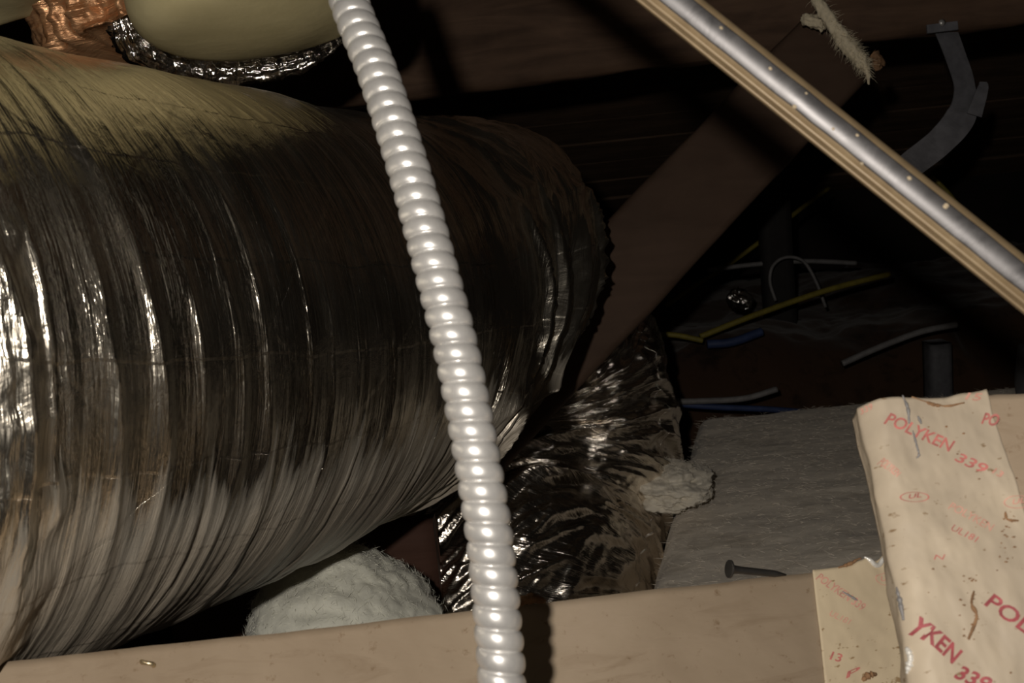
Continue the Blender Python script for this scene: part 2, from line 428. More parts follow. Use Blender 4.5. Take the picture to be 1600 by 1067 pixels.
# the leg that drops behind the strut
path = catmull([P(700, 430, 1.30), P(780, 470, 1.40), P(838, 560, 1.47), P(860, 690, 1.47), P(835, 820, 1.41), P(800, 930, 1.33), P(775, 1080, 1.26)], 420)
nseg = 300
r_ = np.interp(np.linspace(0, 1, 420), [0, .15, .5, .8, 1], [.13, .158, .175, .17, .155])
def ddisp(s, h):
    a = np.where(h > PI, h - 2 * PI, h); sk = s + .15 * np.cos(h)
    q = 1 - np.abs(vnoise(sk * 26 + .3 * fbm(s * 10, a * 2, seed=31), np.sin(h) * 1.2 + 4, np.cos(h) * 1.2, seed=30)) * 2
    q2 = 1 - np.abs(vnoise(sk * 70, np.sin(h) * 3 + 4, np.cos(h) * 3, seed=33)) * 2
    return .010 * q + .0050 * q2 + .0022 * fbm(sk * 90, np.sin(h) * 12, np.cos(h) * 12, seed=35, octv=3)
V, Fc, uv = tube(path, r_, nseg, ref=right, disp=ddisp)
child('jacket_drop', V, Fc, M['foil2'], duct, True, uv)

# ================================================================== BEAM AND STRUT
e1 = unit(P(1600, 32, 1.46) - P(640, 152, 1.55)); dn = unit(up * 1.0 - fwd * .25); dn = unit(dn - e1 * (dn @ e1)); nb = np.cross(e1, dn)
nb = nb if nb @ fwd > 0 else -nb
V, Fc = slabbed(P(640, 156, 1.55) - e1 * .75, e1 * 2.2, dn * .24, nb * .09, 160, 14, 6, .004, 3, 10, .005)
beam = top('roof_beam', V, Fc, M['beam'], 'dark rough wooden beam running across the top', 'beam')
# knot and torn grain patch on the beam
sa = P(1275, 108, 1.36); sb = P(760, 650, 1.24)
es = unit(sb - sa); wdir = unit(P(1220, 60, 1.36) - P(1335, 165, 1.36)); wdir = unit(wdir - es * (wdir @ es)); nd = np.cross(es, wdir); nd = nd if nd @ fwd > 0 else -nd
W_ = .120
V, Fc = slabbed(sa - es * .05 - wdir * W_ / 2, es * .72, wdir * W_, nd * .042, 90, 12, 4, .0012, 8, 9, .004)
top('roof_strut', V, Fc, M['strut'], 'brown wooden strut slanting down from the beam behind the duct', 'strut')

# ================================================================== BOTTOM BOARD
e1 = unit(P(1400, 880, .585) - P(0, 1036, .50))
bA = P(0, 1036, .50)
e2 = unit(-np.array([0, 0, 1]) * math.cos(.75) - np.array([0, 1, 0]) * math.sin(.75)); e2 = unit(e2 - e1 * (e2 @ e1))
nrm = np.cross(e1, e2); nrm = nrm if nrm @ fwd < 0 else -nrm
def board_pt(s, q, off=0.0):
    """s along the board from bA, q down its face, off outwards"""
    s, q = np.asarray(s, float), np.asarray(q, float)
    wob = .0006 * fbm(s * 14, q * 6, seed=51, octv=3)
    edge = .0004 * fbm(s * 30, 0, seed=52, octv=3)
    return bA + s[..., None] * e1 + (q + edge * np.exp(-q / .03))[..., None] * e2 + (wob + off)[..., None] * nrm
def sheet(ptf, s0, s1, q0, q1, ns, nq, th, off=0.0, uvscale=1.0):
    s = np.linspace(s0, s1, ns); q = np.linspace(q0, q1, nq); S, Q = np.meshgrid(s, q, indexing='ij')
    f = ptf(S, Q, off + np.zeros_like(S)).reshape(-1, 3); bk = ptf(S, Q, off - th + np.zeros_like(S)).reshape(-1, 3)
    n = ns * nq; Fc = gridfaces(ns, nq, False).tolist(); Fb = [r[::-1] for r in gridfaces(ns, nq, False, n).tolist()]
    rim = [i * nq for i in range(ns)] + [(ns - 1) * nq + j for j in range(1, nq)] + [i * nq + nq - 1 for i in range(ns - 2, -1, -1)] + [j for j in range(nq - 2, 0, -1)]
    Fr = [[rim[k], rim[(k + 1) % len(rim)], rim[(k + 1) % len(rim)] + n, rim[k] + n] for k in range(len(rim))]
    uv = np.stack([S, Q], -1).reshape(-1, 2); return np.vstack([f, bk]), Fc + Fb + Fr, np.vstack([uv, uv])
def px2board(px, py):
    """solve s,q where the ray through a pixel meets the board's mid plane"""
    rdir = P(px, py, 1) - CAM; tt = ((bA - CAM) @ nrm) / (rdir @ nrm); p = CAM + tt * rdir - bA
    return p @ e1, p @ e2
board = empty('tan_board', bA + e1 * .2 + e2 * .1, 'dusty tan board stretched across the bottom with tape at its right end', 'board')
V, Fc, uv = sheet(board_pt, -.05, .62, 0, .16, 220, 40, .012)
child('face', V, Fc, M['board'], board, True, uv)
sL = px2board(1272, 905)[0]
def btape_pt(s, q, off):
    rag = np.exp(-np.abs(q) / .008) * (.0016 + .0012 * fbm(s * 120, 0, seed=61)) * sstep(sL + .02, sL + .045, s)
    pf = board_pt(s, q, off + .0005 * fbm(s * 60, q * 60, seed=60) + rag)
    return pf - (rag * 2.2)[..., None] * e2
s2_, q2_ = px2board(1287, 1062); kq = (s2_ - sL) / q2_
V, Fc, uv = sheet(lambda s, q, off: btape_pt(s + kq * q, q, off), sL, sL + .085, -.0012, .159, 60, 100, .0008, .0012)
child('tape', V, Fc, M['tape2'], board, True, uv)

# ================================================================== RIGHT PANEL WITH TAPE
gA = P(1348, 632, .475); gD = P(1440, 1067, .415); g1 = unit(P(1605, 612, .47) - gA); g2 = unit(gD - gA)
gn = np.cross(g1, g2); gn = unit(gn if gn @ fwd < 0 else -gn)
gout = unit(-(g1 - g2 * (g1 @ g2)))
def panel_pt(s, q, off=0.0):
    """s from the left arris to the right (negative goes round to the back), q down"""
    s, q = np.asarray(s, float), np.asarray(q, float); off = off + np.zeros_like(s)
    bev = .009
    x = np.where(s > 0, s, 0.0)
    dep = np.where(s > 0, -.006 * (1 - np.clip(s / bev, 0, 1)) ** 2, -.006 + s)      # bevel then straight back
    x = np.where(s < 0, .001 * np.clip(-s / .01, 0, 1), x)
    lean = sstep(-.004, .009, s)
    odir = gn * lean[..., None] + gout * (1 - lean)[..., None]; odir = odir / np.linalg.norm(odir, axis=-1)[..., None]
    wob = .0010 * fbm(x * 25, q * 16, seed=71, octv=3)
    side = .0005 * fbm(q * 30, 0, seed=72, octv=3) * (1 - sstep(0, .03, x)) + .004 * sstep(.10, .125, q) * (1 - sstep(0, .05, x)) * np.sin(np.clip((q - .1) / .06, 0, 1) * PI) * -.6
    topw = (.0016 * fbm(x * 40, 3.0, seed=73, octv=3) + .002 * np.exp(-((x - .034) / .016) ** 2)) * np.exp(-q / .012)
    bend = -.030 * sstep(.08, .30, q) ** 1.2
    return gA + (x + side)[..., None] * g1 + (q + topw)[..., None] * g2 + (dep + wob + bend)[..., None] * gn + off[..., None] * odir
def px2panel(px, py):
    rdir = P(px, py, 1) - CAM
    s = q = .03
    A_ = np.stack([g1, g2, -rdir], 1)
    off = 0.0
    for _ in range(4):
        sol = np.linalg.solve(A_, CAM - (gA + off * gn)); s, q = sol[0], sol[1]
        off = float((panel_pt(np.array([s]), np.array([q]))[0] - gA - s * g1 - q * g2) @ gn)
    return s, q
panel = empty('tape_wrapped_box', gA + g1 * .1 + g2 * .15, 'tan box standing up at the right, its corner wrapped in printed tape', 'box')
V, Fc, uv = sheet(panel_pt, .0005, .36, 0.001, .34, 90, 110, .010)
child('face', V, Fc, M['panel'], panel, True, uv)
TW = px2panel(1545, 640)[0]; TW2 = px2panel(1600, 800)[0]
def ptape_pt(s, q, off):
    return panel_pt(s, q, off + .0010 * fbm(s * 60, q * 36, seed=81, octv=4) + .0007)
S = np.linspace(-.012, 1, 90); nq = 220; qv = np.linspace(-.0012, .34, nq)
SS = np.empty((90, nq)); QQ = np.tile(qv, (90, 1))
for j, q in enumerate(qv):
    wd = TW + (TW2 - TW) * min(1.0, max(0, q / .06)) ** 1.0 + .0006 * float(vnoise(q * 90, 0, seed=84)) + max(0, q - .06) * .35
    SS[:, j] = -.012 + (wd + .012) * np.linspace(0, 1, 90)
Vf = ptape_pt(SS, QQ, np.full_like(SS, .0010)).reshape(-1, 3); Vb = ptape_pt(SS, QQ, np.full_like(SS, .0002)).reshape(-1, 3)
n = 90 * nq
Fc = gridfaces(90, nq, False).tolist() + [r[::-1] for r in gridfaces(90, nq, False, n).tolist()]
rim = [i * nq for i in range(90)] + [89 * nq + j for j in range(1, nq)] + [i * nq + nq - 1 for i in range(88, -1, -1)] + [j for j in range(nq - 2, 0, -1)]
Fc += [[rim[k], rim[(k + 1) % len(rim)], rim[(k + 1) % len(rim)] + n, rim[k] + n] for k in range(len(rim))]
uv = np.stack([SS, QQ], -1).reshape(-1, 2)
ptape = child('tape', np.vstack([Vf, Vb]), Fc, M['tape'], panel, True, np.vstack([uv, uv]))
btape = bpy.data.objects['tape']

# ------------------------------------------------------------------ printing on the tape
def text_mesh(body, shear=.25, bold=.02):
    cu = bpy.data.curves.new('lettering', 'FONT'); cu.body = body; cu.size = 1; cu.shear = shear; cu.offset = bold
    cu.resolution_u = 3
    ob = bpy.data.objects.new('lettering', cu); C.objects.link(ob)
    dg = bpy.context.evaluated_depsgraph_get(); me = bpy.data.meshes.new_from_object(ob.evaluated_get(dg))
    v = np.array([x.co[:2] for x in me.vertices]); f = [list(p.vertices) for p in me.polygons]
    bpy.data.objects.remove(ob); bpy.data.meshes.remove(me)
    return v, f
def ring_mesh(rx, ry, wd, n=40):
    a = np.linspace(0, 2 * PI, n, endpoint=False)
    o = np.stack([rx * np.cos(a), ry * np.sin(a)], -1); i = np.stack([(rx - wd) * np.cos(a), (ry - wd) * np.sin(a)], -1)
    return np.vstack([o, i]), [[k, (k + 1) % n, n + (k + 1) % n, n + k] for k in range(n)]
def put(name, vf, solve, ptf, parent, m, origin, xend, yend, lift=.0014):
    """lay a flat print on a surface: its unit x runs origin->xend, unit y origin->yend (given as seen points, solved onto the surface)"""
    v, f = vf
    o = np.array(solve(*origin)); ex = np.array(solve(*xend)) - o; ey = np.array(solve(*yend)) - o
    sq = o + v[:, :1] * ex + v[:, 1:] * ey
    pts = ptf(sq[:, 0], sq[:, 1], np.full(len(v), lift))
    return child(name, pts, f, m, parent, False)
def word(body, where, origin, end, height_px, m, shear=.25, bold=.02, tilt=0.0):
    v, f = text_mesh(body, shear, bold); wd = v[:, 0].max(); v = v / np.array([wd, .72])
    dx, dy = end[0] - origin[0], end[1] - origin[1]; l = math.hypot(dx, dy)
    upx, upy = dy / l, -dx / l
    c_, s_ = math.cos(tilt), math.sin(tilt); upx, upy = upx * c_ - upy * s_, upx * s_ + upy * c_
    yend = (origin[0] + upx * height_px, origin[1] + upy * height_px)
    solve, ptf, parent = (px2panel, ptape_pt, ptape) if where == 'p' else (px2board, btape_pt, btape)
    return put('lettering', (v, f), solve, ptf, parent, m, origin, end, yend)
def ring(where, c, rx, ry, m, wd=.1):
    solve, ptf, parent = (px2panel, ptape_pt, ptape) if where == 'p' else (px2board, btape_pt, btape)
    return put('print_ring', ring_mesh(1, 1, wd), solve, ptf, parent, m, c, (c[0] + rx, c[1]), (c[0], c[1] - ry))
btape = [o for o in board.children if o.name.startswith('tape')][0]
word('POLYKEN', 'p', (1379, 664), (1485, 708), 19, M['ink'], .2, .02)
word('339', 'p', (1488, 719), (1536, 744), 15, M['ink'], .2, .02)
word('13', 'p', (1543, 740), (1562, 750), 10, M['inkpale'], .2)
word('PO', 'p', (1530, 664), (1556, 670), 17, M['ink'], .2, .03)
word('POLYKEN', 'p', (1372, 726), (1400, 748), 13, M['inkpale'], .2)
word('339', 'p', (1350, 648), (1367, 640), 9, M['inkpale'], .2)
word('15', 'p', (1500, 626), (1532, 630), 11, M['inkpale'], .2)
ring('p', (1427, 779), 23, 8, M['ink']); word('UL', 'p', (1416, 782), (1438, 779), 7, M['ink'])
ring('p', (1589, 786), 22, 10, M['inkpale']); word('UL', 'p', (1579, 790), (1600, 787), 8, M['inkpale'])
word('POLYKEN', 'p', (1478, 796), (1548, 832), 13, M['inkpale'], .2, .0)
word('UL181', 'p', (1482, 829), (1524, 850), 11, M['ink'], .2, .0)
word('N', 'p', (1455, 876), (1475, 876), 8, M['ink'], .2, .0)
word('YKEN', 'p', (1418, 988), (1492, 1040), 30, M['inkdark'], .1, .03)
word('339', 'p', (1492, 1058), (1545, 1082), 22, M['inkdark'], .2, .03)
word('POLY', 'p', (1533, 945), (1625, 1012), 24, M['inkdark'], .1, .02)
word('POLYKEN 339', 'b', (1272, 905), (1345, 957), 13, M['inkpale'], .2, .02)
ring('b', (1383, 908), 16, 9, M['inkpale']); word('UL', 'b', (1374, 911), (1392, 909), 8, M['inkpale'])
word('UL181', 'b', (1292, 962), (1325, 978), 10, M['inkpale'], .2, .0)
word('13', 'b', (1290, 1030), (1312, 1036), 13, M['ink'], .1, .02)
word('P', 'b', (1318, 1062), (1345, 1050), 9, M['ink'], .2, .02)

# creases, torn bits and dirt on the taped corner
def ribbon(where, pts, wd, m, name, parent, th=.0006, lift=.0012):
    solve, ptf = (px2panel, ptape_pt) if where == 'p' else (px2board, btape_pt)
    sq = np.array([solve(*p) for p in pts]); sq = catmull(sq, 30)
    p3 = ptf(sq[:, 0], sq[:, 1], np.full(30, lift))
    wv = wd * (.4 + .6 * np.sin(np.linspace(.15, PI - .15, 30))) * (1 + .3 * fbm(np.arange(30) * .4, 0, seed=int(pts[0][0])))
    V, Fc, uv = tube(p3, wv, 8, ref=gn if where == 'p' else nrm)
    return child(name, V, Fc, m, parent, True, uv)
ribbon('p', [(1408, 620), (1416, 640), (1419, 664)], .0007, M['crease'], 'crease', ptape)
ribbon('p', [(1425, 675), (1430, 695), (1434, 712), (1430, 718)], .0006, M['crease'], 'crease', ptape)
ribbon('p', [(1432, 652), (1438, 664)], .0007, M['crease'], 'crease', ptape)
ribbon('p', [(1422, 621), (1455, 630), (1475, 634), (1505, 632)], .0006, M['debris'], 'tear', ptape)
ribbon('p', [(1446, 629), (1466, 634)], .0009, M['debris'], 'tear', ptape)
ribbon('p', [(1404, 918), (1412, 945), (1417, 970)], .0010, M['crease'], 'crease', ptape)
ribbon('p', [(1425, 1012), (1432, 1030), (1429, 1052)], .0016, M['whitefoil'], 'torn_edge', ptape)
ribbon('p', [(1570, 800), (1573, 812), (1590, 815)], .0006, M['debris'], 'smear', ptape)
ribbon('p', [(1520, 925), (1516, 945), (1524, 965), (1512, 1000)], .0008, M['debris'], 'smear', ptape)
ribbon('b', [(1350, 880), (1368, 888), (1390, 880), (1402, 876)], .0016, M['whitefoil'], 'torn_edge', btape)
ribbon('b', [(1308, 888), (1325, 883), (1345, 879)], .0010, M['debris'], 'tear', btape)
ribbon('b', [(1314, 925), (1338, 940)], .0008, M['crease'], 'crease', btape)
ribbon('b', [(1346, 1064), (1356, 1056), (1368, 1054)], .0018, M['debris'], 'tear', btape)
for k in range(70):
    sx, sy = random.choice([(random.uniform(1440, 1590), random.uniform(640, 1060)), (random.uniform(1560, 1585), random.uniform(800, 880)), (random.uniform(1500, 1530), random.uniform(900, 1000))])
    s, q = px2panel(sx, sy); r = random.uniform(.0003, .0009)
    c = ptape_pt(np.array([s]), np.array([q]), np.array([.0011]))[0]
    a = np.linspace(0, 2 * PI, 6, endpoint=False)
    pts = [c + (r * random.uniform(.5, 1.3) * math.cos(x)) * g1 + (.6 * r * random.uniform(.5, 1.2) * math.sin(x)) * g2 for x in a] + [c + gn * r * .5]
    child('dirt_speck', pts, [[j, (j + 1) % 6, 6] for j in range(6)] + [list(range(5, -1, -1))], M['debris'], ptape, False)

# ================================================================== FLEXIBLE METAL CONDUIT
path = catmull([P(505, -150, .545), P(545, 0, .515), P(592, 120, .495), P(640, 270, .475), P(681, 420, .458), P(716, 560, .447), P(746, 720, .437), P(766, 850, .43), P(780, 1000, .425), P(784, 1067, .423), P(787, 1200, .42)], 1100)
PITCHC = .0086
def hdisp(s, h):
    ph = (s / PITCHC + h / (2 * PI)) % 1.0
    return .0102 * 0 + .0021 * (np.sqrt(np.clip(1 - (2 * ph - 1) ** 2, 0, 1)) - .6)
V, Fc, uv = tube(path, .0094, 40, ref=up, disp=hdisp)
top('armoured_conduit', V, Fc, M['steel'], 'ribbed pale grey metal conduit hanging down across the duct', 'conduit', True, uv)

# ================================================================== METAL TUBE, UPPER RIGHT
tubeE = empty('metal_tube', P(1300, 220, .40), 'tan tube with a dull silver band slanting across the upper right corner', 'pipe')
tp = np.array([P(900, -116, .425) * (1 - x) + P(1720, 541, .382) * x for x in np.linspace(-.45, 1.45, 60)])
V, Fc, uv = tube(tp, .0084, 48, ref=up); child('barrel', V, Fc, M['tube'], tubeE, True, uv)
tt_ = unit(tp[-1] - tp[0]); fd = unit(CAM - tp[30]); fd = unit(fd - tt_ * (fd @ tt_)); sdv = np.cross(tt_, fd); sdv = sdv if sdv @ up > 0 else -sdv
bv = []; an = np.radians(np.linspace(-16, 44, 14))
for i_, p in enumerate(tp):
    jt = .03 * float(vnoise(i_ * .9, 0, seed=88))
    for rr_ in (.00865, .0080):
        for q in (an + jt if rr_ > .0083 else (an + jt)[::-1]): bv.append(p + rr_ * (math.cos(q) * fd + math.sin(q) * sdv))
child('silver_band', np.array(bv), gridfaces(60, 28).tolist() + [list(range(28)), list(range(59 * 28, 60 * 28))[::-1]], M['band'], tubeE)
# ridge moulded along the underside of the tube
for ang, rr_ in ((-.62, .0011), (-1.05, .0009)):
    o_ = math.cos(ang) * fd + math.sin(ang) * sdv
    V, Fc, uv = tube(tp + o_ * .0081, rr_, 10, ref=up); child('rib', V, Fc, M['tube'], tubeE, True, uv)
T_, Nn_, B_ = frames(tp, up)
for k, (sx, off) in enumerate([(.19, .5), (.30, .45), (.35, .6), (.41, .1), (.455, .55), (.54, .5), (.60, .5), (.625, .6), (.36, -.2), (.48, -.3)]):
    i = int(round((sx + .1 + .45) / 1.9 * 59)); c = tp[i]; d_ = unit(CAM - c); d_ = unit(d_ - T_[i] * (d_ @ T_[i])); sd = np.cross(T_[i], d_); sd = sd if sd @ up > 0 else -sd
    o_ = unit(d_ * math.cos(off) + sd * math.sin(off)); q = c + o_ * .0085; r = .0006 + .0005 * random.random()
    e_ = np.cross(T_[i], o_); a = np.linspace(0, 2 * PI, 8, endpoint=False)
    pts = [q + r * (math.cos(x) * T_[i] + .8 * math.sin(x) * e_) for x in a] + [q + .7 * r * (math.cos(x) * T_[i] + .8 * math.sin(x) * e_) + o_ * r * .5 for x in a] + [q + o_ * r * .65]
    child('dust_fleck', pts, gridfaces(2, 8).tolist() + [[8 + j, 8 + (j + 1) % 8, 16] for j in range(8)], M['fleck'], tubeE, True)

# ================================================================== CREAM DUCT AND COPPER FOIL, TOP LEFT
def blob_tube(path, radii, nseg, seed, amp, fr):
    def dd(s, h): return amp * fbm(s * fr, np.sin(h) * 2 + seed, np.cos(h) * 2, seed=seed, octv=3)
    return tube(path, radii, nseg, ref=right, disp=dd)
xs = np.linspace(0, 1, 90)
cp = catmull([P(396, 62, .80), P(390, 20, .80), P(385, -90, .80), P(375, -280, .80), P(360, -520, .80)], 90)
cr = .092 * np.sqrt(np.clip(1 - (1 - np.clip(xs / .30, 0, 1)) ** 2.4, .0004, 1)) * np.interp(xs, [0, .3, 1], [.95, 1, 1.15])
V, Fc, uv = blob_tube(cp, cr, 96, 4, .0006, 9)
top('cream_duct', V, Fc, M['cream'], 'smooth cream wrapped duct with a rounded end beside the copper foil', 'duct', True, uv)
cp = catmull([P(-25, -14, .80), P(-30, -36, .80), P(-40, -140, .80), P(-50, -330, .80)], 70); xs = np.linspace(0, 1, 70)
cr = .079 * np.sqrt(np.clip(1 - (1 - np.clip(xs / .3, 0, 1)) ** 2.4, .0004, 1))
V, Fc, uv = blob_tube(cp, cr, 80, 6, .0006, 9)
top('cream_duct', V, Fc, M['cream'], 'cream wrapped duct end cut by the top left corner', 'duct', True, uv)
boot = empty('foil_boot', P(300, 40, .95), 'crumpled copper and silver foil wrap behind the cream duct', 'foil wrap')
def crumple(a, fq, seed):
    def dd(s, h):
        x, y = np.cos(h) * 1.6, np.sin(h) * 1.6
        return a * ((1 - 2 * np.abs(vnoise(s * fq, x * 3, y * 3, seed=seed))) + .5 * (1 - 2 * np.abs(vnoise(s * fq * 2.3, x * 6, y * 6, seed=seed + 1))) + .25 * fbm(s * fq * 4, x * 12, y * 12, seed=seed + 2))
    return dd
xs = np.linspace(0, 1, 200)
cp = catmull([P(240, 96, .93), P(225, 60, .93), P(200, -20, .92), P(170, -160, .9)], 200)
cr = .085 * np.sqrt(np.clip(1 - (1 - np.clip(xs / .5, 0, 1)) ** 2.2, .001, 1))
V, Fc, uv = tube(cp, cr, 160, ref=right, disp=crumple(.010, 24, 90)); child('copper_sleeve', V, Fc, M['copperfoil'], boot, True, uv)
cp = catmull([P(178, -40, .86), P(192, 20, .865), P(222, 68, .89), P(300, 86, .93), P(390, 92, .94), P(460, 84, .945), P(530, 55, .95)], 260); xs = np.linspace(0, 1, 260)
cr = np.interp(xs, [0, .15, .3, .6, .85, 1], [.014, .013, .015, .020, .014, .004])
V, Fc, uv = tube(cp, cr, 120, ref=up, disp=crumple(.004, 60, 95)); child('foil_collar', V, Fc, M['rimfoil'], boot, True, uv)

# ================================================================== INSULATION
def fluff(name, o, ex, ey, hgt, nx, ny, amp, seed, m, label, cat, rise=None, fr=14, sx=1.0, edge_r=9.0):
    """a soft mat: rounded rectangular heap on the plane spanned by ex, ey"""
    x = np.linspace(0, 1, nx); y = np.linspace(0, 1, ny); X, Y = np.meshgrid(x, y, indexing='ij')
    lx, ly = np.linalg.norm(ex), np.linalg.norm(ey)
    ed = np.minimum(np.minimum(X, 1 - X) * lx, np.minimum(Y, 1 - Y) * ly)
    prof = np.sqrt(np.clip(1 - (1 - np.clip(ed / min(.6 * hgt, .48 * lx, .48 * ly, edge_r), 0, 1)) ** 2, 0, 1))
    Z = hgt * prof + (rise(X, Y) if rise else 0) * prof
    Z = Z + amp * fbm(X * lx * fr * sx, Y * ly * fr, seed=seed, octv=5) * (.3 + .7 * prof)
    JX = amp * .6 * fbm(X * lx * fr * 2, Y * ly * fr * 2, 5, seed=seed + 3, octv=3); JY = amp * .6 * fbm(X * lx * fr * 2, Y * ly * fr * 2, 9, seed=seed + 5, octv=3)
    Vt = np.asarray(o) + X[..., None] * np.asarray(ex) + Y[..., None] * np.asarray(ey) + np.stack([JX, JY, np.maximum(Z, .002)], -1)
    V = Vt.reshape(-1, 3); Fc = gridfaces(nx, ny, False).tolist()
    rim = [i * ny for i in range(nx)] + [(nx - 1) * ny + j for j in range(1, ny)] + [i * ny + ny - 1 for i in range(nx - 2, -1, -1)] + [j for j in range(ny - 2, 0, -1)]
    Fc.append(rim[::-1])
    return top(name, V, Fc, m, label, cat)
fluff('insulation_batt', (.03, .85, 0), (1.15, 0, 0), (.26, .93, 0), .27, 260, 240, .0030, 11, M['batt'],
      'flat greyish tan insulation batt lying behind the taped panel', 'insulation', fr=14, sx=.5, edge_r=.05)
def fibres(o, pts, nrm_, n, ln, m, wd=.00022, up_w=.45):
    """loose glass fibres standing off a soft surface, one uncountable part"""
    g = np.random.default_rng(n); i = g.integers(0, len(pts), n); p = pts[i] + g.normal(size=(n, 3)) * .0015
    d = g.normal(size=(n, 3)); d -= nrm_[i] * (d * nrm_[i]).sum(1)[:, None]; d = unit_rows(d) + nrm_[i] * g.uniform(.0, up_w, n)[:, None]; d = unit_rows(d)
    l = g.uniform(.4, 1, n)[:, None] * ln; sd = unit_rows(np.cross(d, g.normal(size=(n, 3)))) * wd
    V = np.stack([p - sd, p + sd, p + d * l + nrm_[i] * ln * .08], 1).reshape(-1, 3)
    c_ = child('fibres', V, np.arange(3 * n).reshape(-1, 3), m, o, False); c_['kind'] = 'stuff'; return c_
def puff(name, c, rx, ry, rz, amp, fr, seed, m, label, nh):
    nu_, nv_ = 90, 120; ph = np.linspace(0, PI, nu_); th_ = np.linspace(0, 2 * PI, nv_, endpoint=False); A, B2 = np.meshgrid(ph, th_, indexing='ij')
    D = np.stack([np.sin(A) * np.cos(B2), np.sin(A) * np.sin(B2), np.cos(A)], -1)
    k = 1 + amp * fbm(D[..., 0] * fr, D[..., 1] * fr + 7, D[..., 2] * fr, seed=seed, octv=5) + .5 * amp * np.abs(vnoise(D[..., 0] * fr * 3, D[..., 1] * fr * 3, D[..., 2] * fr * 3, seed=seed + 9))
    V = np.asarray(c) + D * k[..., None] * np.array([rx, ry, rz])
    o = top(name, V.reshape(-1, 3), gridfaces(nu_, nv_).tolist(), m, label, 'insulation')
    fibres(o, V[4:-4].reshape(-1, 3), unit_rows((D / np.array([rx, ry, rz]))[4:-4].reshape(-1, 3)), nh, .009, m); return o
bo = bpy.data.objects['insulation_batt']; bp_ = np.array([v.co[:] for v in bo.data.vertices]) + np.array(bo.location)
bp_ = bp_[bp_[:, 2] > .24]; fibres(bo, bp_, np.tile([0., 0, 1], (len(bp_), 1)), 26000, .016, M['batt'], .0003, .12)
puff('insulation_tuft', P(1046, 752, 1.36) - np.array([0, 0, .004]), .05, .07, .024, .2, 2.0, 15, M['battpale'], 'small pale wool tuft between the crumpled foil and the batt', 3500)
puff('insulation_lump', P(535, 980, .97), .088, .10, .066, .09, 1.7, 19, M['wool'], 'pale greenish white wool lump under the duct above the tan board', 9000)
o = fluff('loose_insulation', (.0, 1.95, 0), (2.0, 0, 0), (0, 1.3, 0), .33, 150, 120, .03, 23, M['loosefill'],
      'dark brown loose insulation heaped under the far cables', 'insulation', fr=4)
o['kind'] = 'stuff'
V, Fc = slabbed(np.array([-.42, 1.10, 0]), (.31, .0, 0), (0, 0, .36), (0, .04, 0), 20, 12, 3, .001, 2, 9, .003)
top('floor_joist', V, Fc, M['brownboard'], 'dark reddish joist in the gap under the duct', 'joist')

# ================================================================== STRAP, FIBRE STRAND
strap = empty('hanging_strap', P(1475, 45, 1.47), 'grey bent strap hanging from the beam at the upper right', 'strap')
def strip(pts, wds, th, name, parent, m, ndir):
    """flat band along pts, width in the picture plane direction, with thickness"""
    p = catmull(pts, 60); T, _, _ = frames(p, ndir); wv = np.interp(np.linspace(0, 1, 60), np.linspace(0, 1, len(wds)), wds)
    nn = np.asarray(ndir) - T * (T @ np.asarray(ndir))[:, None]; nn = unit_rows(nn); sd = np.cross(T, nn)
    V = np.stack([p - sd * wv[:, None] / 2 + nn * th / 2, p + sd * wv[:, None] / 2 + nn * th / 2, p + sd * wv[:, None] / 2 - nn * th / 2, p - sd * wv[:, None] / 2 - nn * th / 2], 1).reshape(-1, 3)
    Fc = gridfaces(60, 4).tolist() + [[0, 1, 2, 3], [239, 238, 237, 236]]
    return child(name, V, Fc, m, parent, False)
strip([P(1474, 38, 1.485), P(1492, 85, 1.48), P(1507, 135, 1.48), P(1502, 180, 1.49), P(1470, 220, 1.50), P(1425, 256, 1.53), P(1398, 280, 1.55)], [.034, .032, .032, .046, .042, .042, .042], .002, 'band', strap, M['grey_strap'], unit(-fwd + .15 * right))
strip([P(1522, 180, 1.478), P(1535, 140, 1.475), P(1536, 128, 1.474)], [.022, .016, .010], .002, 'tab', strap, M['grey_strap'], -fwd)
strip([P(1448, 46, 1.462), P(1496, 40, 1.458)], [.012, .012], .004, 'fixing_plate', strap, M['grey_strap'], -fwd)
nl = P(1471, 36, 1.457); V, Fc, uv = tube(np.array([nl + fwd * .02, nl, nl - fwd * .003]), np.array([.002, .002, .005]), 10, ref=up); child('nail_head', V, Fc, M['steel'], strap, True, uv)

twine = empty('fibre_strand', P(1310, 60, 1.3), 'frayed cream fibre strand dangling in front of the beam', 'fibre')
tpth = catmull([P(1262, -30, 1.30), P(1282, 10, 1.30), P(1306, 45, 1.30), P(1326, 72, 1.30), P(1345, 95, 1.30), P(1355, 112, 1.30), P(1358, 132, 1.30)], 120)
tr = np.interp(np.linspace(0, 1, 120), [0, .3, .5, .7, .85, 1], [.0060, .0085, .0095, .0075, .003, .0008])
V, Fc, uv = tube(tpth, tr, 24, ref=up, disp=lambda s, h: .0022 * fbm(s * 180, np.sin(h) * 2, np.cos(h) * 2, seed=44, octv=3) * .8)
child('core', V, Fc, M['twine'], twine, True, uv)
FV, FF = [], []
def hair(a, d, ln, r, cv):
    pts = [a + d * ln * x + cv * x * x * ln for x in (0, .35, .7, 1)]
    Vh, Fh, _ = tube(np.array(pts), np.array([r, r * .8, r * .5, r * .15]), 3, ref=fwd, caps=False)
    b0 = sum(len(v) for v in FV); FV.append(Vh); FF.extend([[q + b0 for q in f] for f in Fh])
T_, Nn_, B_ = frames(tpth, up)
